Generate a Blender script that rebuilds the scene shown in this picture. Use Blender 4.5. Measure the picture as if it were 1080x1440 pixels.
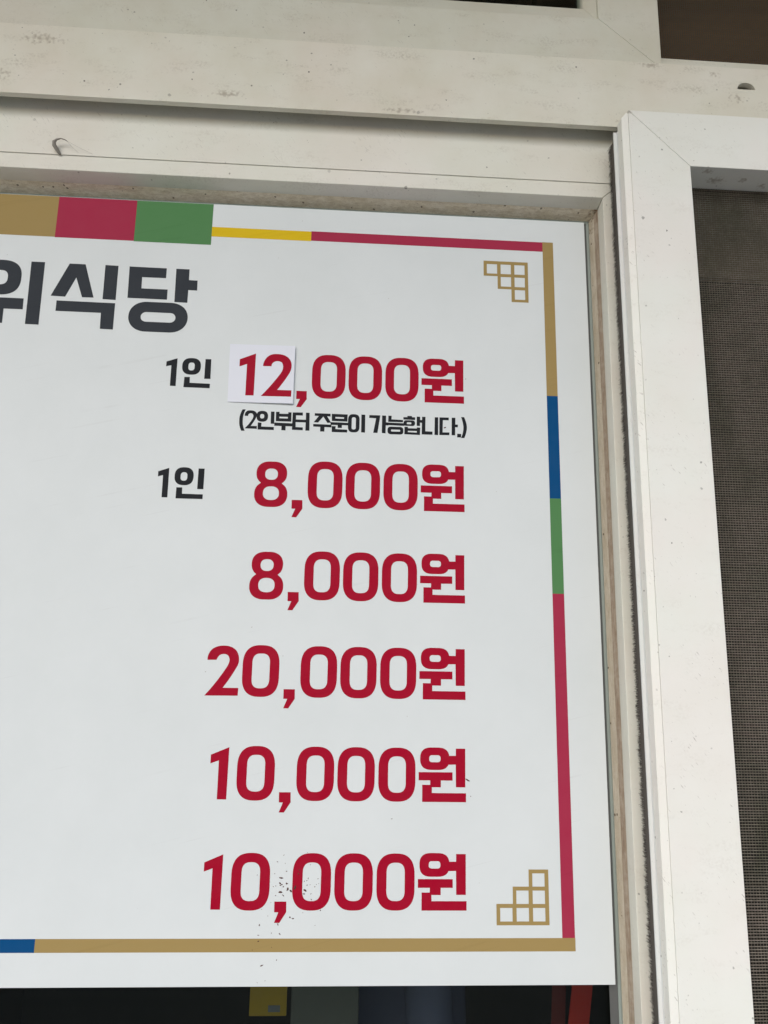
import bpy, bmesh, math, random
import numpy as np
from mathutils import Matrix, Vector
from mathutils.geometry import tessellate_polygon

for o in list(bpy.data.objects):
    bpy.data.objects.remove(o)
scene = bpy.context.scene
COL = scene.collection
R = math.radians
EYE = 1.55                                   # camera height above the pavement (m)
# Plan: the wall is the XZ plane, the sign's printed face is Y = 0, outdoors is -Y.

# ------------------------------------------------------------------ camera
def camera():
    p, y, r = R(11.797), R(3.145), R(0.992)
    f = Vector((math.sin(y)*math.cos(p), math.cos(y)*math.cos(p), math.sin(p)))
    rt = Vector((math.cos(y), -math.sin(y), 0)); up = rt.cross(f)
    a = rt*math.cos(r) + up*math.sin(r); b = up*math.cos(r) - rt*math.sin(r)
    m = Matrix((a, b, -f)).transposed().to_4x4(); m.translation = (0, -0.56, EYE)
    cd = bpy.data.cameras.new('camera'); c = bpy.data.objects.new('camera', cd); COL.objects.link(c)
    c.matrix_world = m; cd.sensor_fit = 'VERTICAL'; cd.sensor_height = 36; cd.lens = 1058/1440*36
    cd.clip_start = 0.01; cd.clip_end = 500
    scene.camera = c
camera()

# ------------------------------------------------------------------ light: overcast day under an added, unseen eave
SUN_EL, SUN_AZ = R(35), R(-22)               # azimuth: towards the left in front of the wall
world = bpy.data.worlds.new('World'); scene.world = world; world.use_nodes = True
wn = world.node_tree.nodes; wl = world.node_tree.links
sky = wn.new('ShaderNodeTexSky'); sky.sky_type = 'NISHITA'; sky.sun_disc = False
sky.sun_elevation = SUN_EL; sky.sun_rotation = R(180) - SUN_AZ
sky.air_density = 1.0; sky.dust_density = 1.8; sky.ozone_density = 1.0
wn['Background'].inputs['Strength'].default_value = 0.12
wl.new(sky.outputs['Color'], wn['Background'].inputs['Color'])
sl = bpy.data.lights.new('sun', 'SUN'); sl.energy = 1.1; sl.angle = R(60); sl.color = (1.0, 0.985, 0.965)
sun = bpy.data.objects.new('sun', sl); COL.objects.link(sun)
sd = Vector((math.sin(SUN_AZ)*math.cos(SUN_EL), -math.cos(SUN_AZ)*math.cos(SUN_EL), math.sin(SUN_EL)))
sun.rotation_euler = sd.to_track_quat('Z', 'Y').to_euler()
sun.location = sd*8
vs = scene.view_settings
vs.view_transform = 'Standard'; vs.look = 'None'; vs.exposure = 0.54; vs.gamma = 1.0; vs.use_curve_mapping = False
scene.render.engine = 'CYCLES'

# ------------------------------------------------------------------ materials
class NT:
    def __init__(s, name):
        s.m = bpy.data.materials.new(name); s.m.use_nodes = True
        s.t = s.m.node_tree; s.b = s.t.nodes['Principled BSDF']
    def n(s, k, **kw):
        x = s.t.nodes.new('ShaderNode'+k)
        for a, v in kw.items(): setattr(x, a, v)
        return x
    def link(s, a, b): s.t.links.new(a, b)
    def coord(s, scale=(1, 1, 1), rot=(0, 0, 0), loc=(0, 0, 0)):
        g = s.n('NewGeometry'); m = s.n('Mapping')           # world position in millimetres: real size, no repeats per object
        v = s.n('VectorMath', operation='SCALE'); v.inputs['Scale'].default_value = 1000
        s.link(g.outputs['Position'], v.inputs[0]); s.link(v.outputs[0], m.inputs['Vector'])
        m.inputs['Rotation'].default_value = rot; m.inputs['Location'].default_value = loc
        w = s.n('VectorMath', operation='MULTIPLY'); s.link(m.outputs[0], w.inputs[0]); w.inputs[1].default_value = scale   # stretch after turning
        return w.outputs[0]
    def noise(s, co, scale, detail=4, rough=.55):
        x = s.n('TexNoise'); x.inputs['Scale'].default_value = scale; x.inputs['Detail'].default_value = detail
        x.inputs['Roughness'].default_value = rough; s.link(co, x.inputs['Vector']); return x.outputs['Fac']
    def ramp(s, f, stops):
        x = s.n('ValToRGB'); e = x.color_ramp.elements
        while len(e) < len(stops): e.new(.5)
        for k, (p, c) in zip(e, stops):
            k.position = p; k.color = (c, c, c, 1) if isinstance(c, (int, float)) else (*c, 1)
        s.link(f, x.inputs[0]); return x.outputs['Color']
    def mix(s, fac, a, b, mode='MIX'):
        x = s.n('MixRGB', blend_type=mode)
        for i, v in ((0, fac), (1, a), (2, b)):
            if hasattr(v, 'links'): s.link(v, x.inputs[i])
            elif isinstance(v, (int, float)): x.inputs[i].default_value = v if i == 0 else (v, v, v, 1)
            else: x.inputs[i].default_value = (*v, 1)
        return x.outputs[0]
    def math(s, op, a, b=0.0, clamp=False):
        x = s.n('Math', operation=op); x.use_clamp = clamp
        for i, v in ((0, a), (1, b)):
            if hasattr(v, 'links'): s.link(v, x.inputs[i])
            else: x.inputs[i].default_value = v
        return x.outputs[0]
    def set(s, col=None, rough=None, spec=None):
        for k, v in (('Base Color', col), ('Roughness', rough), ('Specular IOR Level', spec)):
            if v is None: continue
            if hasattr(v, 'links'): s.link(v, s.b.inputs[k])
            elif k == 'Base Color': s.b.inputs[k].default_value = (*v, 1)
            else: s.b.inputs[k].default_value = v
        return s
    def bump(s, h, strength, dist=.0005):
        x = s.n('Bump'); x.inputs['Strength'].default_value = strength; x.inputs['Distance'].default_value = dist
        s.link(h, x.inputs['Height']); s.link(x.outputs[0], s.b.inputs['Normal'])

def plain(name, col, rough=.5, spec=.5):
    return NT(name).set(col, rough, spec).m

def specks(t, cell, radius, keep, loc):
    """tiny round fly specks: one possible dot in a fraction of the cells"""
    v = t.n('TexVoronoi'); v.inputs['Scale'].default_value = 1/cell
    c = t.coord(loc=loc); w = t.n('VectorMath', operation='ADD')
    nz = t.n('TexNoise'); nz.inputs['Scale'].default_value = .9; t.link(c, nz.inputs['Vector'])
    sc = t.n('VectorMath', operation='SCALE'); sc.inputs['Scale'].default_value = 1.2
    t.link(nz.outputs['Color'], sc.inputs[0]); t.link(c, w.inputs[0]); t.link(sc.outputs[0], w.inputs[1])
    t.link(w.outputs[0], v.inputs['Vector'])
    near = t.math('LESS_THAN', v.outputs['Distance'], radius/cell)
    rnd = t.n('SeparateColor'); t.link(v.outputs['Color'], rnd.inputs[0])
    return t.math('MULTIPLY', near, t.math('GREATER_THAN', rnd.outputs[0], 1-keep))

def pvc(name, base, grime=.35, spk=1.0, streak=.5, spots=()):
    t = NT(name)
    big = t.ramp(t.noise(t.coord(), .018, 5, .6), [(.35, 0), (.72, 1)])
    col = t.mix(t.math('MULTIPLY', big, grime), base, tuple(b*k for b, k in zip(base, (.80, .76, .66))))
    tint = t.ramp(t.noise(t.coord(loc=(400, 3, 60)), .011, 3, .5), [(.40, (1.0, .98, .965)), (.60, (.985, 1.0, .975))])
    col = t.mix(1.0, col, tint, 'MULTIPLY')
    if spots: col = t.mix(t.math('MULTIPLY', stain(t, spots), .55), col, (.25, .20, .14))
    # blotchy hand grime in patches
    pat = t.ramp(t.noise(t.coord((.6, 1, 1.8), loc=(31, 7, 90)), .04, 8, .7), [(.52, 0), (.70, 1)])
    fine = t.ramp(t.noise(t.coord(), .55, 3, .6), [(.42, 0), (.66, 1)])
    col = t.mix(t.math('MULTIPLY', t.math('MULTIPLY', pat, fine), .34*grime/.35), col, (.30, .26, .19))
    # short diagonal scuffs
    sc = t.noise(t.coord((.22, .5, 1.5), (0, R(-52), 0)), .8, 2, .5)
    scm = t.math('MULTIPLY', t.ramp(sc, [(.665, 0), (.72, 1)]), t.ramp(t.noise(t.coord(loc=(5, 5, 5)), .03, 3), [(.45, 0), (.6, 1)]))
    col = t.mix(t.math('MULTIPLY', scm, .55*streak), col, (.20, .18, .15))
    d1 = specks(t, 13, .75, .8, (3, 11, 5)); d2 = specks(t, 6, .42, .6, (77, 1, 40)); d3 = specks(t, 30, 1.3, .8, (7, 51, 20))
    d = t.math('ADD', t.math('ADD', t.math('MULTIPLY', d1, .85), t.math('MULTIPLY', d2, .5)), t.math('MULTIPLY', d3, .8), True)
    clus = t.ramp(t.noise(t.coord(loc=(61, 8, 14)), .022, 4, .65), [(.34, .15), (.58, 1)])
    soft = t.ramp(t.noise(t.coord(loc=(3, 88, 21)), .08, 2), [(.35, .45), (.6, 1)])
    col = t.mix(t.math('MULTIPLY', t.math('MULTIPLY', d, t.math('MULTIPLY', clus, soft)), spk), col, (.045, .038, .028))
    t.set(col, t.ramp(t.noise(t.coord(), .05, 4), [(.3, .40), (.7, .58)]), .32)
    t.bump(t.noise(t.coord(), .25, 5, .6), .12, .0004)
    return t.m

def stain(t, pts):
    """sum of ragged spots at given places (scene mm), each (x, y, z, radius)"""
    g = t.coord(); nz = t.n('TexNoise'); nz.inputs['Scale'].default_value = .35; nz.inputs['Detail'].default_value = 5; t.link(g, nz.inputs['Vector'])
    tot = None
    for x, y, z, r, sx in pts:
        d = t.n('VectorMath', operation='SUBTRACT'); t.link(g, d.inputs[0]); d.inputs[1].default_value = (x, y, z+EYE*1000)
        m = t.n('VectorMath', operation='MULTIPLY'); t.link(d.outputs[0], m.inputs[0]); m.inputs[1].default_value = (1/(r*sx), .6/r, 1/r)
        l = t.n('VectorMath', operation='LENGTH'); t.link(m.outputs[0], l.inputs[0])
        f = t.math('ADD', t.math('SUBTRACT', 1.35, l.outputs['Value']), t.math('MULTIPLY', t.math('SUBTRACT', nz.outputs['Fac'], .62), 4.0), True)
        tot = f if tot is None else t.math('MAXIMUM', tot, f)
    return tot
def dirty_bead(name, along):
    t = NT(name)
    sc = (.35, 1, 1) if along == 'x' else (1.6, 1, .22)
    blot = t.ramp(t.noise(t.coord(sc, loc=(9, 9, 9)), .42, 8, .8), [(.42, 0), (.60, 1)])
    big = t.ramp(t.noise(t.coord(loc=(2, 3, 4)), .035, 5, .6), [(.35, 0), (.65, 1)])
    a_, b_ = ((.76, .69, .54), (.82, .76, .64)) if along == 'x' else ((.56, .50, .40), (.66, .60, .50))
    col = t.mix(big, a_, b_)
    col = t.mix(t.math('MULTIPLY', blot, .62), col, (.46, .38, .26))
    pit = t.ramp(t.noise(t.coord(), .9, 3, .6), [(.63, 0), (.70, 1)])
    col = t.mix(t.math('MULTIPLY', pit, .45), col, (.16, .12, .08))
    d = specks(t, 8, .9, .8, (13, 1, 5))
    col = t.mix(t.math('MULTIPLY', d, .8), col, (.10, .07, .045))
    col = t.mix(t.math('MULTIPLY', stain(t, [(204, -3, 378, 7, 1.0), (201, 0, 366, 4, .6)]), .85), col, (.12, .055, .025))
    t.set(col, .85, .15); t.bump(t.noise(t.coord(), 1.2, 5, .7), .5, .0006)
    return t.m

def brown_band(name):
    """outer half of the bead: baked-on brown dust"""
    t = NT(name)
    streak = t.ramp(t.noise(t.coord((1.6, 1, .16)), .5, 8, .8), [(.40, 0), (.60, 1)])
    col = t.mix(streak, (.27, .20, .145), (.42, .345, .265))
    blot = t.ramp(t.noise(t.coord(loc=(4, 9, 1)), .12, 6, .7), [(.45, 0), (.7, 1)])
    col = t.mix(t.math('MULTIPLY', blot, .5), col, (.52, .46, .38))
    t.set(col, .85, .15); t.bump(t.noise(t.coord(), 1.4, 5, .7), .5, .0006)
    return t.m

def glass(name):
    m = bpy.data.materials.new(name); m.use_nodes = True; t = m.node_tree; t.nodes.clear()
    o = t.nodes.new('ShaderNodeOutputMaterial'); mx = t.nodes.new('ShaderNodeMixShader')
    tr = t.nodes.new('ShaderNodeBsdfTransparent'); tr.inputs[0].default_value = (.80, .84, .82, 1)
    gl = t.nodes.new('ShaderNodeBsdfGlossy'); gl.inputs['Roughness'].default_value = .01; gl.inputs['Color'].default_value = (.8, .85, .83, 1)
    fr = t.nodes.new('ShaderNodeFresnel'); fr.inputs[0].default_value = 1.27
    t.links.new(fr.outputs[0], mx.inputs[0]); t.links.new(tr.outputs[0], mx.inputs[1]); t.links.new(gl.outputs[0], mx.inputs[2])
    t.links.new(mx.outputs[0], o.inputs[0]); return m

def sign_white():
    t = NT('sign_white')
    f = t.ramp(t.noise(t.coord(), .012, 6, .65), [(.3, 0), (.7, 1)])
    col = t.mix(f, (.680, .722, .735), (.640, .684, .694))
    # long faint wipe scratches
    w = t.noise(t.coord((.012, 1, .55), (0, R(14), 0)), .5, 2, .5)
    m = t.math('MULTIPLY', t.ramp(w, [(.665, 0), (.68, 1)]), t.ramp(t.noise(t.coord(loc=(50, 2, 9)), .02, 3), [(.5, 0), (.62, 1)]))
    col = t.mix(t.math('MULTIPLY', m, .10), col, (.35, .35, .35))
    d = specks(t, 18, .4, .5, (1, 1, 8)); col = t.mix(t.math('MULTIPLY', d, .45), col, (.2, .17, .14))
    t.set(col, t.ramp(t.noise(t.coord(), .02, 4), [(.3, .42), (.7, .52)]), .22); return t.m

def ink(name, col, fade=.012):
    t = NT(name)
    f = t.ramp(t.noise(t.coord(), .06, 5, .6), [(.3, 0), (.7, 1)])
    c = t.mix(f, col, tuple(v*(1-fade)+fade*.5 for v in col))
    w = t.noise(t.coord((.02, 1, .6), (0, R(14), 0), (7, 7, 7)), .5, 2, .5)
    c = t.mix(t.math('MULTIPLY', t.ramp(w, [(.64, 0), (.66, 1)]), .10), c, tuple(v*.6 for v in col))
    t.set(c, .55, .07); return t.m

def wood(name, a, b, sc=(.002, .03, .03)):
    t = NT(name); f = t.ramp(t.noise(t.coord(sc), 1.0, 6, .65), [(.3, 0), (.7, 1)])
    t.set(t.mix(f, a, b), .6); return t.m

def pavement():
    t = NT('pavement'); f = t.ramp(t.noise(t.coord(), .02, 8, .65), [(.3, 0), (.7, 1)])
    t.set(t.mix(f, (.23, .222, .205), (.31, .30, .28)), .85); return t.m

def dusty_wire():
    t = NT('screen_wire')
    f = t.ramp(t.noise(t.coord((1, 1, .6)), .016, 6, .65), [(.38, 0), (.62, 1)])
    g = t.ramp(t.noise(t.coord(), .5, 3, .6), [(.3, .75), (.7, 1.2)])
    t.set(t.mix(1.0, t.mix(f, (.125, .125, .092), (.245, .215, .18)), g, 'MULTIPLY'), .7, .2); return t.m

M = dict(
    frame=pvc('aged_pvc', (.735, .72, .65), .46, spots=[(-250, -35, 487, 5, 3.5), (-283, -35, 452, 5, 2.5), (-100, -35, 446, 3, 4), (300, -35, 492, 3, 1.5), (225, -35, 440, 4, 3), (318, -35, 470, 4, 2), (245, -35, 497, 2.5, 4), (40, -35, 440, 3, 5)]), sash=pvc('sash_pvc', (.76, .755, .70), .30, .8),
    screen=pvc('screen_sash_pvc', (.80, .805, .78), .18, .95, 1.0, spots=[(216, -55, 434, 2.2, 1), (290, -40, 388, 3, 2.5), (312, -42, 388, 2.5, 2), (330, -35, 388, 2.5, 1.6), (278, -50, 388, 2.5, 2)]), screen_side=pvc('screen_side_pvc', (.68, .70, .71), .12, .6),
    upper=pvc('upper_pvc', (.665, .66, .59), .46), bead_x=dirty_bead('bead_dirt_x', 'x'), bead_z=dirty_bead('bead_dirt_z', 'z'),
    brown=brown_band('bead_brown_dust'), gasket=plain('gasket_rubber', (.24, .285, .265), .55), channel=plain('gasket_inner_rubber', (.095, .10, .10), .6), glass=glass('window_glass'),
    sign=sign_white(), edge=plain('sign_edge', (.62, .60, .58), .6), paper=plain('label_paper', (.69, .72, .80), .55),
    red=ink('ink_red', (.345, .001, .021)), rose=ink('ink_rose', (.36, .028, .068)), black=ink('ink_black', (.014, .016, .020)),
    title=ink('ink_charcoal', (.034, .040, .049)), gold=ink('ink_gold', (.34, .245, .095)), blue=ink('ink_blue', (.001, .066, .20)),
    green=ink('ink_green', (.085, .225, .085)), yellow=ink('ink_yellow', (.68, .47, .012)),
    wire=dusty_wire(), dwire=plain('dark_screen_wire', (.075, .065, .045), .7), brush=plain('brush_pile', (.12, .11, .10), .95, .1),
    dirt=plain('splatter', (.075, .022, .016), .7), hook=plain('cocoon_grey', (.26, .24, .21), .8), dark=plain('hole_dark', (.10, .09, .08), .8),
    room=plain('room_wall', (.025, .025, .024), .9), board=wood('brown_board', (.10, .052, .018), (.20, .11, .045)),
    unseen_eave=wood('unseen_eave_boards', (.22, .15, .09), (.34, .25, .16), (.03, .002, .03)), stucco=plain('stucco', (.52, .49, .44), .9),
    pave=pavement(), ybox=plain('yellow_card', (.26, .165, .001), .5), ylabel=plain('grey_label', (.10, .103, .115), .5),
    panel=plain('grey_panel', (.065, .067, .063), .6), redstrap=plain('red_strap', (.45, .025, .014), .5), denim=plain('navy_cloth', (.075, .082, .14), .9),
    blind=plain('blind_cloth', (.12, .098, .068), .9), white=plain('cap_white', (.72, .71, .68), .5))

# ------------------------------------------------------------------ mesh helpers (all lengths below in mm; z is relative to eye height)
def W(p): return (p[0]/1000, p[1]/1000, EYE + p[2]/1000)

def link(o, parent):
    COL.objects.link(o)
    if parent is not None: o.parent = parent
    return o

def build(name, verts, faces, mat, parent=None, bevel=0.0, smooth=False, seg=2):
    """one mesh object; verts are absolute scene mm, stored relative to the parent thing's origin"""
    base = Vector(parent['_o']) if parent is not None else None
    ws = [Vector(W(v)) for v in verts]
    if base is None:
        lo = Vector((min(v.x for v in ws), min(v.y for v in ws), min(v.z for v in ws)))
        hi = Vector((max(v.x for v in ws), max(v.y for v in ws), max(v.z for v in ws)))
        org = Vector(((lo.x+hi.x)/2, (lo.y+hi.y)/2, lo.z))
    else: org = base
    me = bpy.data.meshes.new(name); me.from_pydata([tuple(v-org) for v in ws], [], faces); me.update()
    bm = bmesh.new(); bm.from_mesh(me); bmesh.ops.recalc_face_normals(bm, faces=bm.faces); bm.to_mesh(me); bm.free()
    me.materials.append(mat)
    o = bpy.data.objects.new(name, me); link(o, parent)
    if base is None: o.location = org
    if smooth:
        for f in me.polygons: f.use_smooth = True
    if bevel:
        b = o.modifiers.new('bevel', 'BEVEL'); b.width = bevel/1000; b.segments = seg; b.limit_method = 'ANGLE'; b.angle_limit = R(25)
        b.harden_normals = False
        for f in me.polygons: f.use_smooth = True
        w = o.modifiers.new('wn', 'WEIGHTED_NORMAL'); w.keep_sharp = False
    return o

def thing(name, at, label, cat, group=None):
    o = bpy.data.objects.new(name, None); COL.objects.link(o); o.empty_display_size = .02
    o.location = W(at); o['_o'] = list(W(at)); o['label'] = label; o['category'] = cat
    if group: o['group'] = group
    THINGS.append(o); return o
THINGS = []
def tag(o, label, cat, group=None, kind=None):
    if label: o['label'] = label
    if cat: o['category'] = cat
    if group: o['group'] = group
    if kind: o['kind'] = kind
    return o

BOXF = [(0, 1, 3, 2), (4, 6, 7, 5), (0, 4, 5, 1), (2, 3, 7, 6), (0, 2, 6, 4), (1, 5, 7, 3)]
def boxv(x0, x1, y0, y1, z0, z1): return [(x, y, z) for x in (x0, x1) for y in (y0, y1) for z in (z0, z1)]
def box(name, x0, x1, y0, y1, z0, z1, mat, parent=None, bevel=0.0):
    return build(name, boxv(x0, x1, y0, y1, z0, z1), BOXF, mat, parent, bevel)

def loft(name, rings, mat, parent=None, bevel=0.0, smooth=False):
    """closed cross-sections joined end to end"""
    n = len(rings[0]); v = [p for r in rings for p in r]; f = []
    for k in range(len(rings)-1):
        for i in range(n):
            j = (i+1) % n; f.append((k*n+i, k*n+j, (k+1)*n+j, (k+1)*n+i))
    f.append(tuple(range(n))[::-1]); f.append(tuple(range((len(rings)-1)*n, len(rings)*n)))
    return build(name, v, f, mat, parent, bevel, smooth)

def mitre(side, prof, x0, x1, z0, z1, name, mat, parent, bevel=.35, gap=.10):
    """one mitred bar of a rectangular frame whose inner opening is x0..x1, z0..z1;
    prof = closed list of (t, y): t mm outwards from the opening's edge, y depth"""
    g = gap; P = [p if len(p) == 3 else (p[0], p[0], p[1]) for p in prof]      # (tx, tz, y)
    if side == 'top':    r = [[(x0-a+g, y, z1+b) for a, b, y in P], [(x1+a-g, y, z1+b) for a, b, y in P]]
    if side == 'bottom': r = [[(x0-a+g, y, z0-b) for a, b, y in P], [(x1+a-g, y, z0-b) for a, b, y in P]]
    if side == 'right':  r = [[(x1+a, y, z0-b+g) for a, b, y in P], [(x1+a, y, z1+b-g) for a, b, y in P]]
    if side == 'left':   r = [[(x0-a, y, z0-b+g) for a, b, y in P], [(x0-a, y, z1+b-g) for a, b, y in P]]
    return loft(name, r, mat, parent, bevel)

# ------------------------------------------------------------------ flat print: outlines in sign millimetres
def sup(S, n=72):
    """rounded box: straight sides with superellipse corners"""
    _, cx, cz, rx, rz, e = S
    kx, kz = min(rx, 1.12*rz), min(rz, 1.12*rx); pts = []
    for i in range(n):
        a = 2*math.pi*(i+.5)/n; c, s = math.cos(a), math.sin(a)
        x = math.copysign(abs(c)**(2/e), c)*kx; z = math.copysign(abs(s)**(2/e), s)*kz
        pts.append((cx + x + math.copysign(rx-kx, c), cz + z + math.copysign(rz-kz, s)))
    return pts
def smooth(P, corner=48, n=5):
    """Hermite curve through P that keeps sharp corners sharp"""
    N = len(P); T = []
    for i in range(N):
        a, b, c = Vector(P[i-1]), Vector(P[i]), Vector(P[(i+1) % N]); u, v = b-a, c-b
        T.append(None if u.angle(v) > R(corner) else ((u.normalized()+v.normalized())/2).normalized())
    out = []
    for i in range(N):
        p, q = Vector(P[i]), Vector(P[(i+1) % N]); L = (q-p).length
        t0 = T[i]; t1 = T[(i+1) % N]; out.append(tuple(p))
        if t0 is None and t1 is None: continue
        if t0 is None: t0 = ((q-p)/L*2 - t1).normalized() if L else t1
        if t1 is None: t1 = ((q-p)/L*2 - t0).normalized()
        for k in range(1, n):
            s = k/n; h = 2*s**3-3*s*s+1, s**3-2*s*s+s, -2*s**3+3*s*s, s**3-s*s
            out.append(tuple(p*h[0]+t0*L*h[1]+q*h[2]+t1*L*h[3]))
    return out
def contours(e):
    k = e[0]
    if k == 'poly': return [e[1]]
    if k == 'smooth': return [smooth(e[1])]
    if k == 'hole': return [e[1], e[2]]
    if k == 'S': return [sup(e[1]), sup(e[2])]
    if k == 'eight':
        u, l = sup(e[1]), sup(e[2]); zw = ((e[1][2]-e[1][4]) + (e[2][2]+e[2][4]))/2
        a = [p for p in u if p[1] > zw]                       # runs from the right waist over the top to the left waist
        b = [p for p in l if p[1] < zw]
        a = [p for p in u if p[1] > zw]; a.sort(key=lambda p: (math.atan2(p[1]-zw, p[0]-e[1][1])))
        b.sort(key=lambda p: math.atan2(p[1]-zw, p[0]-e[2][1]) % (2*math.pi))
        return [a+b, sup(e[3]), sup(e[4])]
    if k == 'ring':
        s, bar = e[1], e[3]; hi, lo = bar[0][1], bar[-1][1]
        pts = [p for p in sup(s, 96) if not (p[0] > s[1] and lo <= p[1] <= hi)]
        pts.sort(key=lambda p: (math.atan2(p[1]-s[2], p[0]-s[1])-math.atan2(hi-s[2], s[3])) % (2*math.pi))
        return [pts + bar[::-1], sup(e[2])]
LAYER = [0]
def print_part(name, shapes, mat, parent, y=-.06, dx=0, dz=0):
    v, f = [], []
    for sh in shapes:
        cs, ox, oz = sh
        LAYER[0] = (LAYER[0]+1) % 5; yy = y - .006*LAYER[0]
        flat = [(p[0]+ox+dx, p[1]+oz+dz) for c in cs for p in c]
        tri = tessellate_polygon([[Vector((p[0], p[1], 0)) for p in c] for c in cs])
        b = len(v); v += [(p[0], yy, p[1]) for p in flat]; f += [tuple(b+i for i in t) for t in tri]
    o = build(name, v, f, mat, parent)
    me = o.data                                              # ink faces look outwards (-Y)
    bm = bmesh.new(); bm.from_mesh(me)
    for fc in bm.faces:
        if fc.normal.y > 0: fc.normal_flip()
    bm.to_mesh(me); bm.free(); return o
def rect(x0, x1, z0, z1): return [(x0, z0), (x1, z0), (x1, z1), (x0, z1)]

G = {}
G['won'] = [
    ('ring',('S',70.2,29.2,10.5,7.7,2.6),('S',70.3,29.2,4.1,2.4,2.8),[(80.6,31.3),(85.4,31.3),(85.4,36.3),(92.2,36.3),(92.1,9.9),(85.4,9.9),(85.3,25.3),(80.0,25.2)]),
    ('poly',[(58.7,20.0),(83.0,20.0),(83.0,14.4),(74.6,14.4),(74.6,9.8),(68.2,9.8),(68.2,5.9),(92.6,5.9),(92.6,-0.1),(61.3,-0.1),(61.3,11.4),(67.0,11.4),(67.0,14.4),(58.7,14.4)]),
]
G['zero'] = [
    ('S',('S',14.2,18.2,13.2,18.3,2.6),('S',14.2,18.2,6.3,12.3,2.7)),
]
G['one'] = [
    ('poly',[(-75.8,35.5),(-76.0,0.5),(-82.5,0.5),(-82.6,26.5),(-88.4,24.4),(-88.4,30.3)]),
]
G['comma'] = [
    ('poly',[(-39.8,5.6),(-31.7,5.6),(-31.5,-1.1),(-35.9,-7.8),(-39.5,-7.8),(-36.9,-1.2),(-39.7,-1.2)]),
]
G['two'] = [
    ('smooth',[(-95.0,25.3),(-94.6,28.9),(-92.5,32.6),(-89.0,34.8),(-84.1,35.7),(-78.8,35.0),(-74.6,32.3),(-72.6,27.7),(-72.6,23.4),(-74.6,19.0),(-83.0,5.9),(-71.8,5.9),(-72.0,0.5),(-95.7,0.3),(-81.8,19.0),(-79.6,23.3),(-79.3,26.3),(-80.7,28.9),(-83.8,29.7),(-86.4,28.8),(-87.8,27.1),(-88.5,25.5)]),
]
G['eight'] = [
    ('eight',('S',-55.4,25.9,11.6,9.3,2.3),('S',-55.5,9.5,12.5,9.9,2.3),('S',-55.6,25.2,4.8,4.4,2.4),('S',-55.4,10.3,6.0,5.3,2.4)),
]
G['sticker12'] = [
    ('poly',[(-72.2,241.2),(-72.3,206.4),(-78.8,206.3),(-78.8,232.3),(-84.6,230.0),(-84.6,236.1)]),
    ('smooth',[(-66.3,230.9),(-65.3,235.3),(-63.0,238.8),(-59.4,240.9),(-55.0,241.3),(-49.7,240.3),(-45.6,237.2),(-43.9,232.3),(-44.5,227.6),(-46.8,222.9),(-54.3,211.5),(-43.2,211.4),(-43.3,206.2),(-66.8,206.1),(-53.3,223.6),(-51.0,227.7),(-50.6,231.3),(-51.6,234.3),(-54.5,235.3),(-57.2,234.8),(-59.0,233.3),(-59.6,230.9)]),
]
G['one_person_a'] = [
    ('poly',[(-132.9,235.2),(-132.8,212.2),(-137.2,212.2),(-137.3,229.2),(-141.3,228.2),(-141.2,232.2)]),
    ('S',('S',-121.7,228.9,7.2,6.9,2.5),('S',-121.7,228.8,2.4,3.3,2.5)),
    ('poly',[(-111.3,235.4),(-106.8,235.5),(-106.5,219.1),(-111.3,219.0)]),
    ('poly',[(-126.6,220.0),(-122.4,220.1),(-122.2,215.3),(-106.6,215.1),(-106.6,211.4),(-126.8,211.5)]),
]
G['one_person_b'] = [
    ('poly',[(-132.7,146.6),(-132.5,123.6),(-136.8,123.6),(-137.0,140.8),(-140.7,139.6),(-140.8,143.6)]),
    ('S',('S',-121.2,140.4,7.1,7.0,2.5),('S',-121.3,140.2,2.5,3.3,2.5)),
    ('poly',[(-110.8,146.8),(-106.2,146.8),(-106.2,130.7),(-110.8,130.7)]),
    ('poly',[(-126.4,131.6),(-122.0,131.7),(-121.8,126.8),(-106.3,126.7),(-106.3,123.1),(-126.4,123.0)]),
]
G['title'] = [
    ('S',('S',-277.4,297.6,18.2,14.9,2.6),('S',-277.4,297.5,7.7,6.2,2.8)),
    ('poly',[(-295.5,280.3),(-255.5,280.2),(-255.2,270.9),(-269.8,270.9),(-269.6,258.8),(-279.4,258.8),(-279.6,271.0),(-294.9,270.9)]),
    ('poly',[(-253.0,312.1),(-242.4,312.1),(-241.8,258.6),(-252.2,258.7)]),
    ('poly',[(-223.2,311.9),(-210.8,311.8),(-201.9,283.4),(-210.9,283.3),(-216.9,300.0),(-223.9,283.2),(-235.2,283.5)]),
    ('poly',[(-195.3,312.0),(-185.0,311.8),(-184.7,282.2),(-194.9,282.4)]),
    ('poly',[(-230.2,279.7),(-184.8,279.4),(-184.6,257.0),(-194.7,257.2),(-195.1,270.7),(-230.1,270.8)]),
    ('poly',[(-176.3,311.7),(-146.9,311.5),(-146.9,302.9),(-165.7,302.9),(-165.5,293.1),(-144.9,293.1),(-144.8,284.3),(-175.7,284.5)]),
    ('poly',[(-139.4,311.5),(-128.9,311.5),(-128.7,302.1),(-121.9,302.0),(-121.7,293.3),(-128.7,293.4),(-128.7,282.4),(-138.9,282.6)]),
    ('S',('S',-150.6,269.1,23.1,12.7,2.15),('S',-150.6,268.9,13.5,4.1,2.15)),
]
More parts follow.
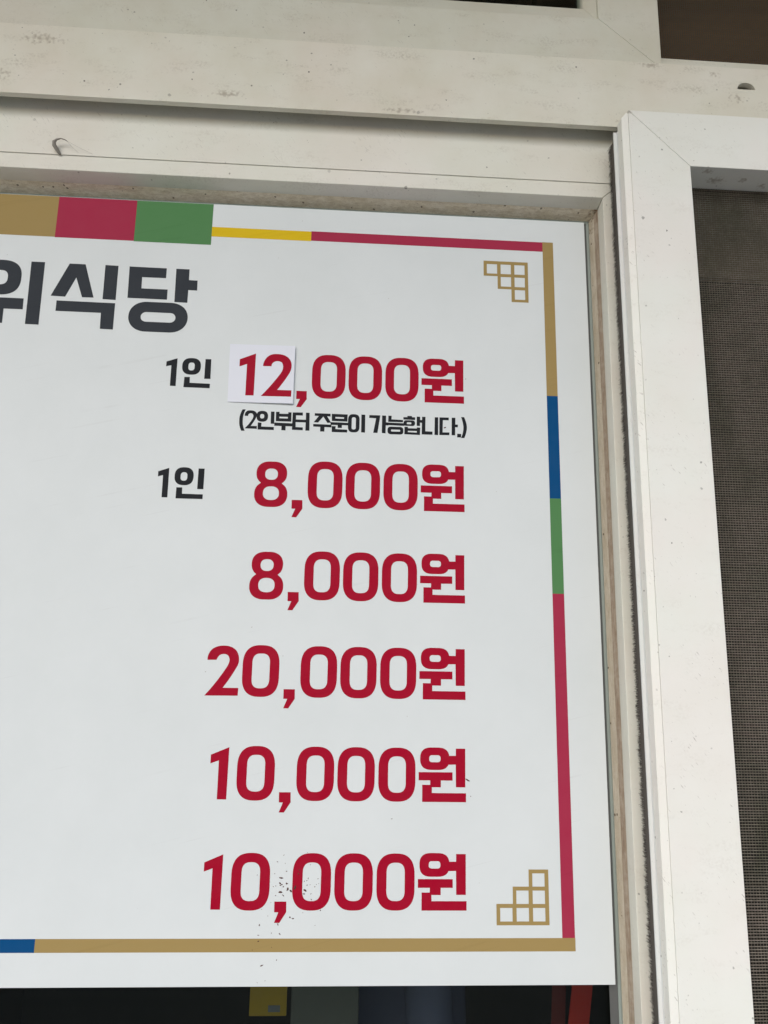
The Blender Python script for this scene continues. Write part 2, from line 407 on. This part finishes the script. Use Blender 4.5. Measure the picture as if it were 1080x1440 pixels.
G['note'] = [
    ('smooth',[(-80.3,195.2),(-82.1,190.0),(-82.4,186.2),(-82.0,182.0),(-80.4,177.8),(-77.8,177.9),(-79.3,182.4),(-79.7,186.3),(-79.4,190.4),(-77.9,195.2)]),
    ('smooth',[(-78.4,190.0),(-78.1,192.4),(-76.6,194.1),(-73.9,194.6),(-70.9,194.0),(-69.2,192.1),(-69.3,189.8),(-70.5,186.9),(-73.4,182.0),(-68.7,182.1),(-68.6,179.8),(-78.1,179.8),(-72.6,187.2),(-71.8,189.4),(-72.1,191.3),(-73.1,192.1),(-74.4,192.1),(-75.5,191.4),(-75.8,189.9)]),
    ('S',('S',-64.9,190.1,4.4,4.4,2.5),('S',-65.0,190.1,1.6,1.8,2.5)),
    ('poly',[(-58.4,194.2),(-55.6,194.2),(-55.5,184.3),(-58.2,184.3)]),
    ('poly',[(-68.1,185.0),(-65.2,184.9),(-65.3,181.8),(-55.7,181.7),(-55.6,179.3),(-68.0,179.3)]),
    ('hole',[(-54.5,194.1),(-51.8,194.2),(-51.8,192.7),(-45.0,192.8),(-45.0,194.1),(-42.5,194.1),(-42.4,186.5),(-54.3,186.5)],[(-51.7,190.3),(-45.2,190.3),(-45.2,189.0),(-51.7,189.0)]),
    ('poly',[(-55.4,185.4),(-41.5,185.2),(-41.4,182.7),(-46.6,182.7),(-46.6,179.3),(-49.8,179.4),(-49.8,182.7),(-55.4,182.8)]),
    ('poly',[(-41.6,194.1),(-33.8,194.3),(-33.7,191.8),(-38.9,191.8),(-38.9,188.5),(-31.2,188.5),(-31.3,194.3),(-28.5,194.3),(-28.2,179.7),(-31.3,179.7),(-31.3,186.3),(-39.0,186.3),(-38.9,182.3),(-33.3,182.2),(-33.3,179.9),(-41.7,180.0)]),
    ('poly',[(-24.5,194.1),(-12.2,194.1),(-12.2,191.8),(-14.8,191.9),(-11.6,186.8),(-14.5,186.6),(-17.8,191.6),(-21.7,186.6),(-25.1,186.7),(-21.3,191.9),(-24.5,192.0)]),
    ('poly',[(-25.4,185.3),(-11.3,185.2),(-11.2,183.0),(-16.6,183.1),(-16.6,179.4),(-19.9,179.4),(-19.9,183.1),(-25.4,183.2)]),
    ('hole',[(-11.3,194.1),(1.1,194.0),(1.0,188.1),(-11.1,188.3)],[(-8.4,191.7),(-1.7,191.6),(-1.7,190.3),(-8.4,190.4)]),
    ('poly',[(-12.1,187.3),(1.7,187.2),(1.7,185.1),(-3.2,185.1),(-3.2,182.8),(-6.4,182.8),(-6.5,185.1),(-12.0,185.1)]),
    ('poly',[(-11.0,184.1),(-8.0,184.1),(-8.1,181.8),(1.1,181.6),(1.0,179.3),(-10.9,179.3)]),
    ('S',('S',6.0,187.0,4.5,7.4,2.8),('S',6.0,186.9,1.6,5.0,2.6)),
    ('poly',[(11.8,194.3),(14.8,194.3),(14.9,179.7),(11.9,179.8)]),
    ('poly',[(18.0,194.2),(26.6,194.2),(24.6,179.8),(21.3,179.8),(23.3,191.7),(17.9,191.8)]),
    ('poly',[(28.0,194.2),(31.1,194.2),(31.1,188.7),(33.0,188.6),(33.0,186.2),(31.0,186.2),(30.9,179.7),(28.0,179.8)]),
    ('poly',[(32.9,194.2),(35.5,194.2),(35.4,191.3),(44.4,191.1),(44.4,189.2),(32.8,189.2)]),
    ('poly',[(31.4,188.6),(45.7,188.4),(45.7,186.3),(31.4,186.5)]),
    ('S',('S',38.6,182.2,6.2,3.1,3),('S',38.7,182.2,3.6,0.8,3)),
    ('poly',[(47.8,194.6),(51.4,194.6),(51.4,193.7),(54.0,193.6),(53.9,191.4),(44.7,191.5),(44.7,193.5),(47.8,193.5)]),
    ('S',('S',49.4,188.7,4.5,2.3,2.6),('S',49.2,188.6,1.8,0.8,2.6)),
    ('poly',[(55.2,194.3),(57.9,194.2),(57.9,191.6),(59.6,191.6),(59.6,189.3),(57.8,189.4),(57.8,186.6),(55.2,186.7)]),
    ('hole',[(45.6,185.6),(48.3,185.6),(48.3,184.5),(55.3,184.5),(55.3,185.4),(58.0,185.3),(57.8,179.3),(45.6,179.5)],[(48.4,182.4),(55.3,182.4),(55.3,181.2),(48.3,181.3)]),
    ('poly',[(59.4,194.3),(62.1,194.3),(62.0,182.5),(67.6,182.4),(67.6,179.9),(59.2,179.8)]),
    ('poly',[(69.4,194.3),(72.1,194.3),(72.1,179.7),(69.2,179.8)]),
    ('poly',[(73.1,194.3),(80.5,194.4),(80.4,192.1),(75.8,192.1),(75.6,182.1),(81.0,182.2),(80.8,180.0),(73.0,179.8)]),
    ('poly',[(82.8,194.4),(85.7,194.4),(85.6,188.9),(87.7,188.8),(87.5,186.6),(85.5,186.7),(85.5,180.0),(82.7,180.0)]),
    ('poly',[(87.1,181.4),(90.3,181.3),(90.1,178.4),(87.0,178.4)]),
    ('smooth',[(90.2,195.2),(92.6,195.2),(94.2,190.7),(94.8,186.8),(94.2,182.6),(92.7,178.0),(90.1,178.1),(91.7,183.1),(92.0,186.7),(91.5,190.6)]),
]
SPECKS = [(-34.3,-126.8,0.39),(-38.6,-131.1,0.39),(-33.2,-132.1,0.26),(-32.1,-137.2,0.39),(-40.1,-138.7,0.32),(-35.7,-141.5,0.91),(-36.3,-144.8,0.65),(-35.3,-145.8,0.78),(-31.5,-145.0,0.78),(-33.8,-147.1,0.52),(-31.0,-148.6,0.97),(-28.7,-149.7,0.84),(-35.5,-150.6,1.17),(-33.7,-152.6,0.58),(-38.8,-152.5,0.39),(-40.7,-146.9,0.39),(-39.0,-146.6,0.39),(-52.0,-139.7,0.32),(-41.9,-157.1,0.26),(-48.9,-171.1,0.52),(-36.6,-170.8,0.45),(-28.7,-166.2,0.45),(-26.8,-167.2,0.52),(-43.5,-165.5,0.26),(-25.9,-147.7,1.1),(-47.9,-161.2,0.26),(-18.8,-149.5,1.08),(-17.8,-146.0,0.5),(-17.9,-143.1,0.42),(-19.7,-143.7,0.42),(-17.1,-141.8,0.42),(-14.9,-151.6,0.42),(-14.3,-155.2,0.42),(-15.7,-145.8,0.33),(-11.3,-145.6,0.33),(-10.4,-142.0,0.33),(-12.4,-147.0,0.42),(-9.7,-145.0,0.25),(-24.0,-138.8,0.5),(-23.2,-136.5,0.5),(-15.8,-132.9,0.33),(-7.9,-162.0,0.42),(-18.1,-125.1,0.25),(-19.7,-151.6,0.58),(-19.9,-163.4,0.25),(-49.0,-171.1,0.47),(-49.4,-177.4,0.47),(-49.1,-181.1,0.57),(-35.1,-176.6,0.57),(-36.5,-170.7,0.47),(-40.6,-176.1,0.34),(-52.9,-186.5,0.3),(-40.0,-184.9,0.3),(-36.4,-192.7,0.42),(-46.2,-196.0,0.76),(-48.7,-206.3,0.3),(-43.5,-205.3,0.27),(-28.5,-166.2,0.46),(-26.4,-167.0,0.46),(-8.1,-162.0,0.38),(40.0,-102.8,0.38),(-11.3,-171.3,0.27),(93.8,-76.4,0.95),(96.0,-87.5,0.45),(77.3,186.0,0.8),(94.1,227.1,0.4)]

# ------------------------------------------------------------------ the setting outside the frame: pavement, wall, added eave, room
def struct(o): o['kind'] = 'structure'; return o
def slab(name, parts, mat):
    v, f = [], []
    for p in parts:
        b = len(v); v += boxv(*p); f += [tuple(b+i for i in q) for q in BOXF]
    return struct(build(name, v, f, mat))
slab('pavement', [(-60000, 60000, -60000, 0, -1650, -1550)], M['pave'])
slab('outer_wall', [(-3000, -700, -40, 60, -1550, 1060), (520, 3000, -40, 60, -1550, 1060), (-700, 520, -40, 60, -1550, -700), (-700, 520, -40, 60, 1010, 1060)], M['stucco'])
slab('unseen_eave', [(-3000, 3000, -1080, 60, 1062, 1110)], M['unseen_eave'])  # unseen roof edge, added and sized to shade the upper wall
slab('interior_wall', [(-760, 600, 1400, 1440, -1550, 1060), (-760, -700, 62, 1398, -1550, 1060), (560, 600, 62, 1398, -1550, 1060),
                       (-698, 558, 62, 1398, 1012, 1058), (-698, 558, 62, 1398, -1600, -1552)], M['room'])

# ------------------------------------------------------------------ outer window frame
XL, XR = -698, 518
fr = thing('window_frame', (-90, -10, -698), 'aged cream plastic outer frame with wide head rail over the sign', 'window frame')
hole_c, hole_r = (325.9, 479.0), 7.7
half = [(hole_c[0]+hole_r*math.cos(R(a)), hole_c[1]+hole_r*.86*math.sin(R(a))) for a in range(0, 181, 9)]
def plate_hole(name, outer, inner, y0, y1, mat, parent):
    n0, n1 = len(outer), len(inner); P = outer+inner; n = n0+n1
    v = [(x, y0, z) for x, z in P] + [(x, y1, z) for x, z in P]
    tri = tessellate_polygon([[Vector((x, z, 0)) for x, z in outer], [Vector((x, z, 0)) for x, z in inner]])
    f = [tuple(t) for t in tri] + [tuple(n+i for i in t)[::-1] for t in tri]
    for a, b in ((0, n0), (n0, n1)):
        for i in range(b): j = (i+1) % b; f.append((a+i, a+j, n+a+j, n+a+i))
    return build(name, v, f, mat, parent)
plate_hole('head_rail', rect(XL, XR, 436.2, 499.5), half, -35, -30.2, M['frame'], fr)
box('head_channel', XL, XR, -18.9, 20, 462, 499.3, M['frame'], fr)
box('lip_web', XL, XR, -24, -19, 450, 499.1, M['frame'], fr)
box('top_web', XL, XR, -30.1, -24.1, 490, 499.1, M['frame'], fr)
cap = []                                                      # dull plug sitting low inside the drain hole
ring = [(hole_c[0]-1.2+6.4*math.cos(a), hole_c[1]-4.4+6.4*math.sin(a)) for a in np.linspace(0, 2*math.pi, 28, endpoint=False)]
loft('screw_cap', [[(x, -30.6, z) for x, z in ring], [(x, -27, z) for x, z in ring]], M['white'], fr)
box('header_board', XL+2, 231, -19, -18.2, 395.6, 461.6, M['sash'], fr, .2)
box('header_back', XL+2, 231, -18.1, 18, 403, 461.5, M['sash'], fr)
box('jamb', XL, -652, -44, 20, -698, 427.6, M['frame'], fr, .5)
box('jamb', 486, XR, -26, 20, -698, 427.6, M['frame'], fr, .5)
box('sill', -651, 485, -50, 20, -698, -668, M['frame'], fr, .5)
box('mullion', 234, 258, -24, 18, -667, 461.4, M['frame'], fr, .5)

# ------------------------------------------------------------------ sliding sash with the glass that carries the sign
sa = thing('sliding_sash', (-200, 0, -666), 'cream sliding window sash with grimy glazing beads behind the sign', 'window sash')
OX0, OX1, OZ0, OZ1 = -625, 201.0, -638, 375.4
SASH = [(4.1, 4.1, -6.3), (4.5, 7.4, -18), (26, 26, -18), (26, 26, 14), (4.1, 4.1, 14)]
BEAD = [(0, 5), (2.2, -1.2), (4.0, -6.3), (4.0, 5.9), (0, 5.9)]
GASK = [(-2.6, 4.9), (-1.2, 4.5), (-.1, 4.9), (-.1, 5.95), (-2.6, 5.95)]
GASK2 = [(-8.4, 5.5), (-2.7, 5.2), (-2.7, 5.95), (-8.4, 5.95)]  # inner strip of the two-tone gasket, of darker material
for s, nm in (('top', 'top_rail'), ('right', 'stile'), ('bottom', 'bottom_rail'), ('left', 'stile')):
    mitre(s, SASH, OX0, OX1, OZ0, OZ1, nm, M['sash'], sa, .45, .22)
    b = mitre(s, BEAD, OX0, OX1, OZ0, OZ1, 'glazing_bead', M['bead_x' if s in ('top', 'bottom') else 'bead_z'], sa, 0)
    if s in ('right', 'left'):
        b.data.materials.append(M['brown']); b.data.polygons[1].material_index = 1
    mitre(s, GASK, OX0, OX1, OZ0, OZ1, 'gasket', M['gasket'], sa, 0)
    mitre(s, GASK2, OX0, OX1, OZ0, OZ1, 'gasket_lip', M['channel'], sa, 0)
box('glass_pane', OX0-3.8, OX1+3.8, 6, 10, OZ0-3.8, OZ1+3.8, M['glass'], sa)

# ------------------------------------------------------------------ insect-screen sash on the right
ss = thing('screen_sash', (370, -40, -667), 'white insect screen sash with mitred corner and brush seal beside the sign', 'screen sash')
QX0, QX1, QZ0, QZ1 = 262.6, 470, -615, 388.3
SCR = [(0, -55), (47.3, -55), (47.3, -45.5), (38, -45.5), (38, -28), (0, -28)]
for s, nm in (('top', 'top_rail'), ('left', 'stile'), ('bottom', 'bottom_rail')):
    mitre(s, SCR, QX0, QX1, QZ0, QZ1, nm, M['screen'], ss, .5, .12)
mitre('right', [(0, -55), (14, -55), (14, -28), (0, -28)], QX0, QX1, QZ0+33, QZ1-33, 'stile', M['screen'], ss, .5)
def extrude_z(name, P, z0, z1, mat, parent, bevel=.3):
    """z1 may be a list: one top height per profile point"""
    tops = z1 if isinstance(z1, list) else [z1]*len(P)
    return loft(name, [[(x, y, z0) for x, y in P], [(x, y, t) for (x, y), t in zip(P, tops)]], mat, parent, bevel)
extrude_z('edge_trim', [(215.2, -54.7), (210.3, -52.6), (209.7, -45.5), (215.2, -45.5)], -664, [435.2, 429.5, 429.0, 435.0], M['screen'], ss, .35)
extrude_z('flange', [(206.9, -44), (206.9, -42.5), (224.4, -42.5), (224.4, -45.3), (209.6, -45.3), (209.5, -44)], -664, 423.5, M['screen_side'], ss, .2)
box('brush_backing', 211.5, 214.4, -42.4, -25, -664, 425.5, M['brush'], ss)
rng = np.random.default_rng(4)
def fibres(n, z0, z1):
    z = rng.uniform(z0, z1, n); clump = .7*np.sin(z*.21)+.6*np.sin(z*.83+1)+.7*np.sin(z*1.9)
    L = np.minimum(rng.uniform(4.5, 7.5, n) + .7*clump, 8.6); v = np.zeros((n, 4, 3)); w = rng.uniform(.08, .16, n)
    x0 = rng.uniform(211.2, 214.0, n); lean = rng.normal(-.03, .06, n); dz = rng.normal(-.2, .6, n)
    v[:, 0] = np.stack([x0, np.full(n, -27.), z-w], 1); v[:, 1] = np.stack([x0, np.full(n, -27.), z+w], 1)
    tip = np.stack([x0+L*lean, -27+L, z+dz], 1); v[:, 2] = tip + np.array([0, 0, 1.])*w[:, None]; v[:, 3] = tip
    f = [(4*i, 4*i+1, 4*i+2, 4*i+3) for i in range(n)]
    return v.reshape(-1, 3).tolist(), f
v, f = fibres(16000, -300, 426)
tag(build('brush_seal', v, f, M['brush'], ss), None, None, kind='stuff')

def weave(name, x0, x1, z0, z1, y, px, pz, rh, rv, mat, parent, amp):
    """woven screen: straight uprights, weft wires passing over and under them"""
    nx = int((x1-x0)/px); nz = int((z1-z0)/pz); V = []; F = []
    xs = x0 + px*(np.arange(nx)+.5)
    base = 0
    for x in xs:
        q = [(x-rv, y), (x, y-rv), (x+rv, y), (x, y+rv)]
        V += [(a, b, z0) for a, b in q] + [(a, b, z1) for a, b in q]
        F += [(base+i, base+(i+1) % 4, base+4+(i+1) % 4, base+4+i) for i in range(4)]; base += 8
    ends = np.concatenate([[x0], xs, [x1]]); m = len(ends)
    sec = np.array([(0, -rh), (-rh*.8, 0), (0, rh), (rh*.8, 0)])        # (dz, dy)
    idx = np.arange(m-1)[:, None]*4
    quad = np.concatenate([np.stack([idx[:, 0]+i, idx[:, 0]+(i+1) % 4, idx[:, 0]+4+(i+1) % 4, idx[:, 0]+4+i], 1) for i in range(4)])
    for k in range(nz):
        z = z0 + pz*(k+.5); sg = np.where((np.arange(m)+k) % 2 == 0, 1., -1.)*amp; sg[0] = sg[-1] = 0
        jit = rng.normal(0, pz*.05)
        pts = np.stack([np.repeat(ends, 4), y + np.repeat(sg, 4) + np.tile(sec[:, 1], m), z + jit + np.tile(sec[:, 0], m)], 1)
        V += pts.tolist(); F += (quad+base).tolist(); base += 4*m
    base_o = Vector(parent['_o']); A = np.array(V); A = np.stack([A[:, 0]/1000-base_o.x, A[:, 1]/1000-base_o.y, A[:, 2]/1000+EYE-base_o.z], 1)
    me = bpy.data.meshes.new(name); nv, nf = len(A), len(F)
    me.vertices.add(nv); me.vertices.foreach_set('co', A.astype(np.float32).ravel())
    me.loops.add(nf*4); me.loops.foreach_set('vertex_index', np.array(F, np.int32).ravel())
    me.polygons.add(nf); me.polygons.foreach_set('loop_start', np.arange(0, nf*4, 4, dtype=np.int32))
    me.update(calc_edges=True); me.materials.append(mat)
    o = bpy.data.objects.new(name, me); link(o, parent); o['kind'] = 'stuff'; return o
weave('screen_mesh', QX0+.05, QX1-.05, QZ0+.05, QZ1-.05, -28.7, 2.05, 1.85, .46, .19, M['wire'], ss, .20)

# ------------------------------------------------------------------ window above the head rail
us = thing('upper_sash', (-220, -16, 499.7), 'cream upper window sash with mitred corner resting on the head rail', 'window sash')
UX0, UX1, UZ0, UZ1, KX = -640, 204.8, 546.3, 960, 1.14
def umitre(side, prof, name, mat, bevel, gap=.12):
    P = [p if len(p) == 3 else (p[0]*KX, p[0], p[1]) for p in prof]
    if side == 'bottom': r = [[(UX0-a+gap, y, UZ0-b) for a, b, y in P], [(UX1+a-gap, y, UZ0-b) for a, b, y in P]]
    if side == 'top':    r = [[(UX0-a+gap, y, UZ1+b) for a, b, y in P], [(UX1+a-gap, y, UZ1+b) for a, b, y in P]]
    if side == 'right':  r = [[(UX1+a, y, UZ0-b+gap) for a, b, y in P], [(UX1+a, y, UZ1+b-gap) for a, b, y in P]]
    if side == 'left':   r = [[(UX0-a, y, UZ0-b+gap) for a, b, y in P], [(UX0-a, y, UZ1+b-gap) for a, b, y in P]]
    return loft(name, r, mat, us, bevel)
for s, nm in (('bottom', 'bottom_rail'), ('right', 'stile'), ('top', 'top_rail'), ('left', 'stile')):
    umitre(s, [(0, -27.8), (.4, -29), (46.4, -29), (46.4, -3), (0, -3)], nm, M['upper'], .4)
    umitre(s, [(-9.5, -21.5, -16), (-8.5, -19.5, -18.5), (-.4, -.4, -27.2), (-.2, -.2, -27.2), (-.2, -.2, -5), (-9.5, -21.5, -5)], 'glazing_bead', M['upper'], .3)
box('glass_pane', UX0+9, UX1-9, -13, -9, UZ0+21, UZ1-21, M['glass'], us)

ts = thing('transom_screen', (370, -13, 499.7), 'dark brown screened opening above the round drain hole', 'window screen')
box('bottom_rail', 258.3, 500, -20, -7, 499.9, 519.2, M['upper'], ts, .4)
box('top_rail', 258.3, 500, -20, -7, 960, 1000, M['screen_side'], ts, .4)
box('stile', 478, 500, -20, -7, 519.4, 959.8, M['screen_side'], ts, .4)
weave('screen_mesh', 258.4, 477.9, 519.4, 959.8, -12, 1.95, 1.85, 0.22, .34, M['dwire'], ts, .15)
bd = build('wood_panel', boxv(236, 540, 64, 78, 470, 1008), BOXF, M['board'])
tag(bd, 'dark brown wooden panel behind the upper insect screen', 'panel')

rb = thing('roller_blind', (400, 42, 353), 'rolled brown blind behind the top of the right insect screen', 'blind')
box('blind_cloth', 262, 540, 41, 43, 356, 460, M['blind'], rb)
box('bottom_bar', 260, 542, 38, 46, 348, 355.9, M['blind'], rb, 1)
box('bracket', 380, 400, 43.1, 60, 445, 461.3, M['edge'], rb)

# ------------------------------------------------------------------ the menu sign
sg = thing('menu_sign', (-160, 2, -208.9), 'white menu price sign with red prices and coloured border strips', 'sign')
box('board', -520, 195.2, 0, 3.4, -208.9, 371.0, M['sign'], sg, .25)
for x in (-480, -160, 150):
    for z in (-190, 340):
        box('mounting_tape', x, x+25, 3.45, 5.95, z, z+12, M['edge'], sg)
strips = [('gold', 159.1, 168.0, 215.5, 350.8), ('blue', 159.1, 168.0, 131.7, 215.5), ('green', 159.1, 168.0, 57.9, 131.7), ('rose', 159.1, 168.0, -179.5, 57.9),
          ('gold', -196.4, 168.2, -187.9, -179.5), ('blue', -500, -196.4, -187.9, -179.5), ('rose', -32.8, 159.1, 342.0, 350.6), ('yellow', -113.4, -32.8, 341.6, 350.3),
          ('green', -175.0, -113.4, 334.0, 370.7), ('rose', -237.3, -175.0, 334.4, 370.7), ('gold', -299, -237.3, 334.7, 370.7)]
for c, x0, x1, z0, z1 in strips:
    o = print_part('border_strip' if x1-x0 > 70 or x1-x0 < 20 else 'colour_block', [([rect(x0, x1, z0, z1)], 0, 0)], M[c], sg, -.04)
    o['label'] = {'gold': 'gold', 'blue': 'blue', 'green': 'green', 'rose': 'rose red', 'yellow': 'yellow'}[c] + ' printed strip of the sign border'
def sq(x, z, w): return rect(x, x+w, z-w, z)
cells = [(0, 0), (1, 0), (2, 0), (1, 1), (2, 1), (2, 2)]
print_part('corner_ornament', [([[(109.4, 331.4), (146.3, 331.4), (146.3, 295.4), (132.2, 295.4), (132.2, 306.6), (120.9, 306.6), (120.9, 317.9), (109.4, 317.9)]]
    + [sq(112.1+11.45*i, 328.6-11.2*j, 8.5) for i, j in cells], 0, 0)], M['gold'], sg)
print_part('corner_ornament', [([[(113.4, -157.8), (125.0, -157.8), (125.0, -146.7), (136.4, -146.7), (136.4, -135.6), (150.4, -135.6), (150.4, -171.4), (113.4, -171.4)]]
    + [sq(116.0+11.5*i, -160.4+11.15*j, 8.6) for i, j in cells], 0, 0)], M['gold'], sg)

def glyph(name, dx=0, dz=0): return [(contours(e), dx, dz) for e in G[name]]
ZW = G['zero'][0][1][1]-14.2                                  # zero is stored where the middle zero stands
for label, z, lead in (('part ,000', 206.4, ''), ('8,000', 118.9, '8'), ('8,000', 49.1, '8'), ('20,000', -20.9, '20'), ('10,000', -91.3, '10'), ('10,000', -162.0, '10')):
    sh = glyph('won', 0, z) + glyph('comma', .3, z)
    for x in (-28.8, 0, 29.0): sh += glyph('zero', x, z)
    if lead == '8': sh += glyph('eight', 0, z)
    if len(lead) == 2: sh += glyph('zero', -70.6, z) + glyph('two' if lead[0] == '2' else 'one', 0, z)
    o = print_part('price_lettering', sh, M['red'], sg)
    o['label'] = 'red printed price ' + label + ' won'
print_part('title_lettering', glyph('title'), M['title'], sg)['label'] = 'large charcoal Korean title lettering of the sign'
print_part('portion_lettering', glyph('one_person_a'), M['black'], sg)
print_part('portion_lettering', glyph('one_person_b'), M['black'], sg)
print_part('note_lettering', glyph('note'), M['black'], sg)['label'] = 'small black Korean note in brackets'

# the price change: a pasted paper label
st = thing('paper_label', (-67, -.3, 200.6), 'small white paper label printed 12 pasted over the top price', 'label')
Q = [(-92.9, 248.7), (-41.7, 248.5), (-41.6, 200.6), (-92.2, 200.7)]
lift = lambda x: -1.5*max(0, (x+92.9)/51.2)                    # the right edge stands a little off the board
build('paper', [(x, -.55+lift(x), z) for x, z in Q] + [(x, -.15+lift(x), z) for x, z in Q], [(0, 1, 2, 3), (7, 6, 5, 4)] + [(i, (i+1) % 4, 4+(i+1) % 4, 4+i) for i in range(4)], M['paper'], st)
o = print_part('price_lettering', glyph('sticker12'), M['red'], st, -.59); o['label'] = 'red printed digits 12'
for vv in o.data.vertices: vv.co.y += lift(vv.co.x*1000 - 67)/1000

# dried splatter round the comma of the lowest price
rnd = random.Random(3); v, f = [], []
for x, z, r in SPECKS:
    n = 7; b = len(v); rr = [r*rnd.uniform(.5, 1.25) for _ in range(n)]; st_ = rnd.uniform(1, 1.9); an = rnd.uniform(0, 3.1)
    for k in range(n):
        a = 2*math.pi*k/n; p, q = rr[k]*math.cos(a)*st_, rr[k]*math.sin(a)/st_
        v.append((x+p*math.cos(an)-q*math.sin(an), -.10, z+p*math.sin(an)+q*math.cos(an)))
    v.append((x, -.12-min(.35, r*.35), z)); f += [(b+k, b+(k+1) % n, b+n) for k in range(n)]
tag(build('dirt_splatter', v, f, M['dirt']), 'dark brown dried splatter spots round the comma of the lowest price', 'splatter', kind='stuff')

# little dried cocoon hook on the header board
def tube(name, path, radii, mat, parent=None, n=8):
    rings = []
    for i, p in enumerate(path):
        d = (Vector(path[min(i+1, len(path)-1)])-Vector(path[max(i-1, 0)])).normalized()
        u = d.cross(Vector((0.3, 1, .2))).normalized(); w = d.cross(u)
        rings.append([tuple(Vector(p)+(u*math.cos(a)+w*math.sin(a))*radii[i]) for a in np.linspace(0, 2*math.pi, n, endpoint=False)])
    return loft(name, rings, mat, parent, 0, True)
hk = thing('wire_hook', (-235, -19, 395), 'tiny bent grey hook with loose strands on the cream header', 'hook')
def hp(p): return (p[0]+2.4, p[1]-5.5, p[2]-3.9)
tube('shank', [hp(p) for p in [(-234.6, -13.6, 399.0), (-235.6, -14.6, 400.2), (-237.2, -16.2, 402.4), (-238.6, -17.6, 404.4), (-238.6, -18.6, 406.8), (-236.6, -19.0, 408.6), (-233.6, -19.2, 409.4), (-230.6, -19.0, 408.9), (-228.6, -18.6, 407.8)]],
     [.8, 1.2, 1.6, 1.7, 1.4, .7, .5, .42, .28], M['hook'], hk)
for e in ((-221, -13.6, 401.6), (-210, -13.6, 401.2)):
    tube('strand', [hp(p) for p in [(-229, -18.7, 408), ((-229+e[0])/2, -16.4, (408+e[2])/2-.5), e]], [.09, .08, .07], M['hook'], hk, 5)

# ------------------------------------------------------------------ what shows in the glass below the sign
cb = thing('cabinet', (-4, 260, -1548), 'grey upright cabinet panel seen through the glass below the sign', 'cabinet')
box('side_panel', -32.5, 24.8, 150, 400, -1548, -140, M['panel'], cb, 1)
box('plinth', -40, 32, 148, 410, -1550, -1548.2, M['panel'], cb)
yc = thing('yellow_card', (-52, 150, -287), 'yellow card with small grey label hanging behind the glass', 'card')
box('card', -67.2, -36.2, 150, 152, -287, -215, M['ybox'], yc)
box('label', -51.5, -41.5, 149.5, 149.9, -284, -279, M['ylabel'], yc)
box('cord', -52.2, -51.4, 150.6, 151.4, -214.9, 1011, M['room'], yc)
rs = thing('red_ribbon', (214, 150, -560), 'red ribbon hanging behind the glass near the gasket', 'ribbon')
def ribbon(name, P, w, y, mat):
    v = [(x-w, y, z) for x, z in P]+[(x+w, y, z) for x, z in P]+[(x-w, y+1.2, z) for x, z in P]+[(x+w, y+1.2, z) for x, z in P]
    n = len(P); f = []
    for i in range(n-1):
        for a, b in ((0, n), (n, 3*n), (3*n, 2*n), (2*n, 0)): f.append((a+i, b+i, b+i+1, a+i+1))
    build(name, v, f, mat, rs)
ribbon('band', [(206, 300), (212, -100), (218, -267), (213, -300), (205, -560)], 9, 150, M['redstrap'])
ribbon('band', [(190, 300), (195, -100), (200, -267), (198, -300), (190, -560)], 6, 158, plain('dark_red_strap', (.10, .006, .005), .6))
box('cord', 197.4, 198.6, 154, 155.2, 298, 1011, M['room'], rs)
ct = thing('reflection_stand_in', (80, 230, -900), 'added navy cloth shape standing in for an arm reflected in the glass', 'reflection stand-in')  # added cloth shape in place of an arm's reflection in the pane
def cloth(name, rows):
    rings = []
    for cx, cy, z, rx, ry in rows:
        rings.append([(cx+rx*math.cos(a)*(1+.06*math.sin(5*a+z*.03)), cy+ry*math.sin(a)*(1+.08*math.sin(4*a+z*.05)), z) for a in np.linspace(0, 2*math.pi, 28, endpoint=False)])
    loft(name, rings, M['denim'], ct, 0, True)
cloth('body', [(70, 260, -60, 12, 10), (70, 260, -80, 60, 18), (68, 262, -140, 74, 26), (66, 262, -300, 66, 28), (66, 262, -600, 72, 32), (66, 262, -900, 80, 36)])
cloth('sleeve', [(86, 195, -90, 12, 10), (84, 188, -120, 22, 18), (84, 182, -200, 23, 20), (88, 180, -270, 21, 19), (90, 178, -340, 20, 18), (92, 178, -430, 18, 16), (92, 178, -560, 17, 15)])
tube('hanger_wire', [(70, 260, -62), (70, 260, 400), (70, 260, 1011)], [1.5, 1.5, 1.5], M['room'], ct)

for o in THINGS: del o['_o']
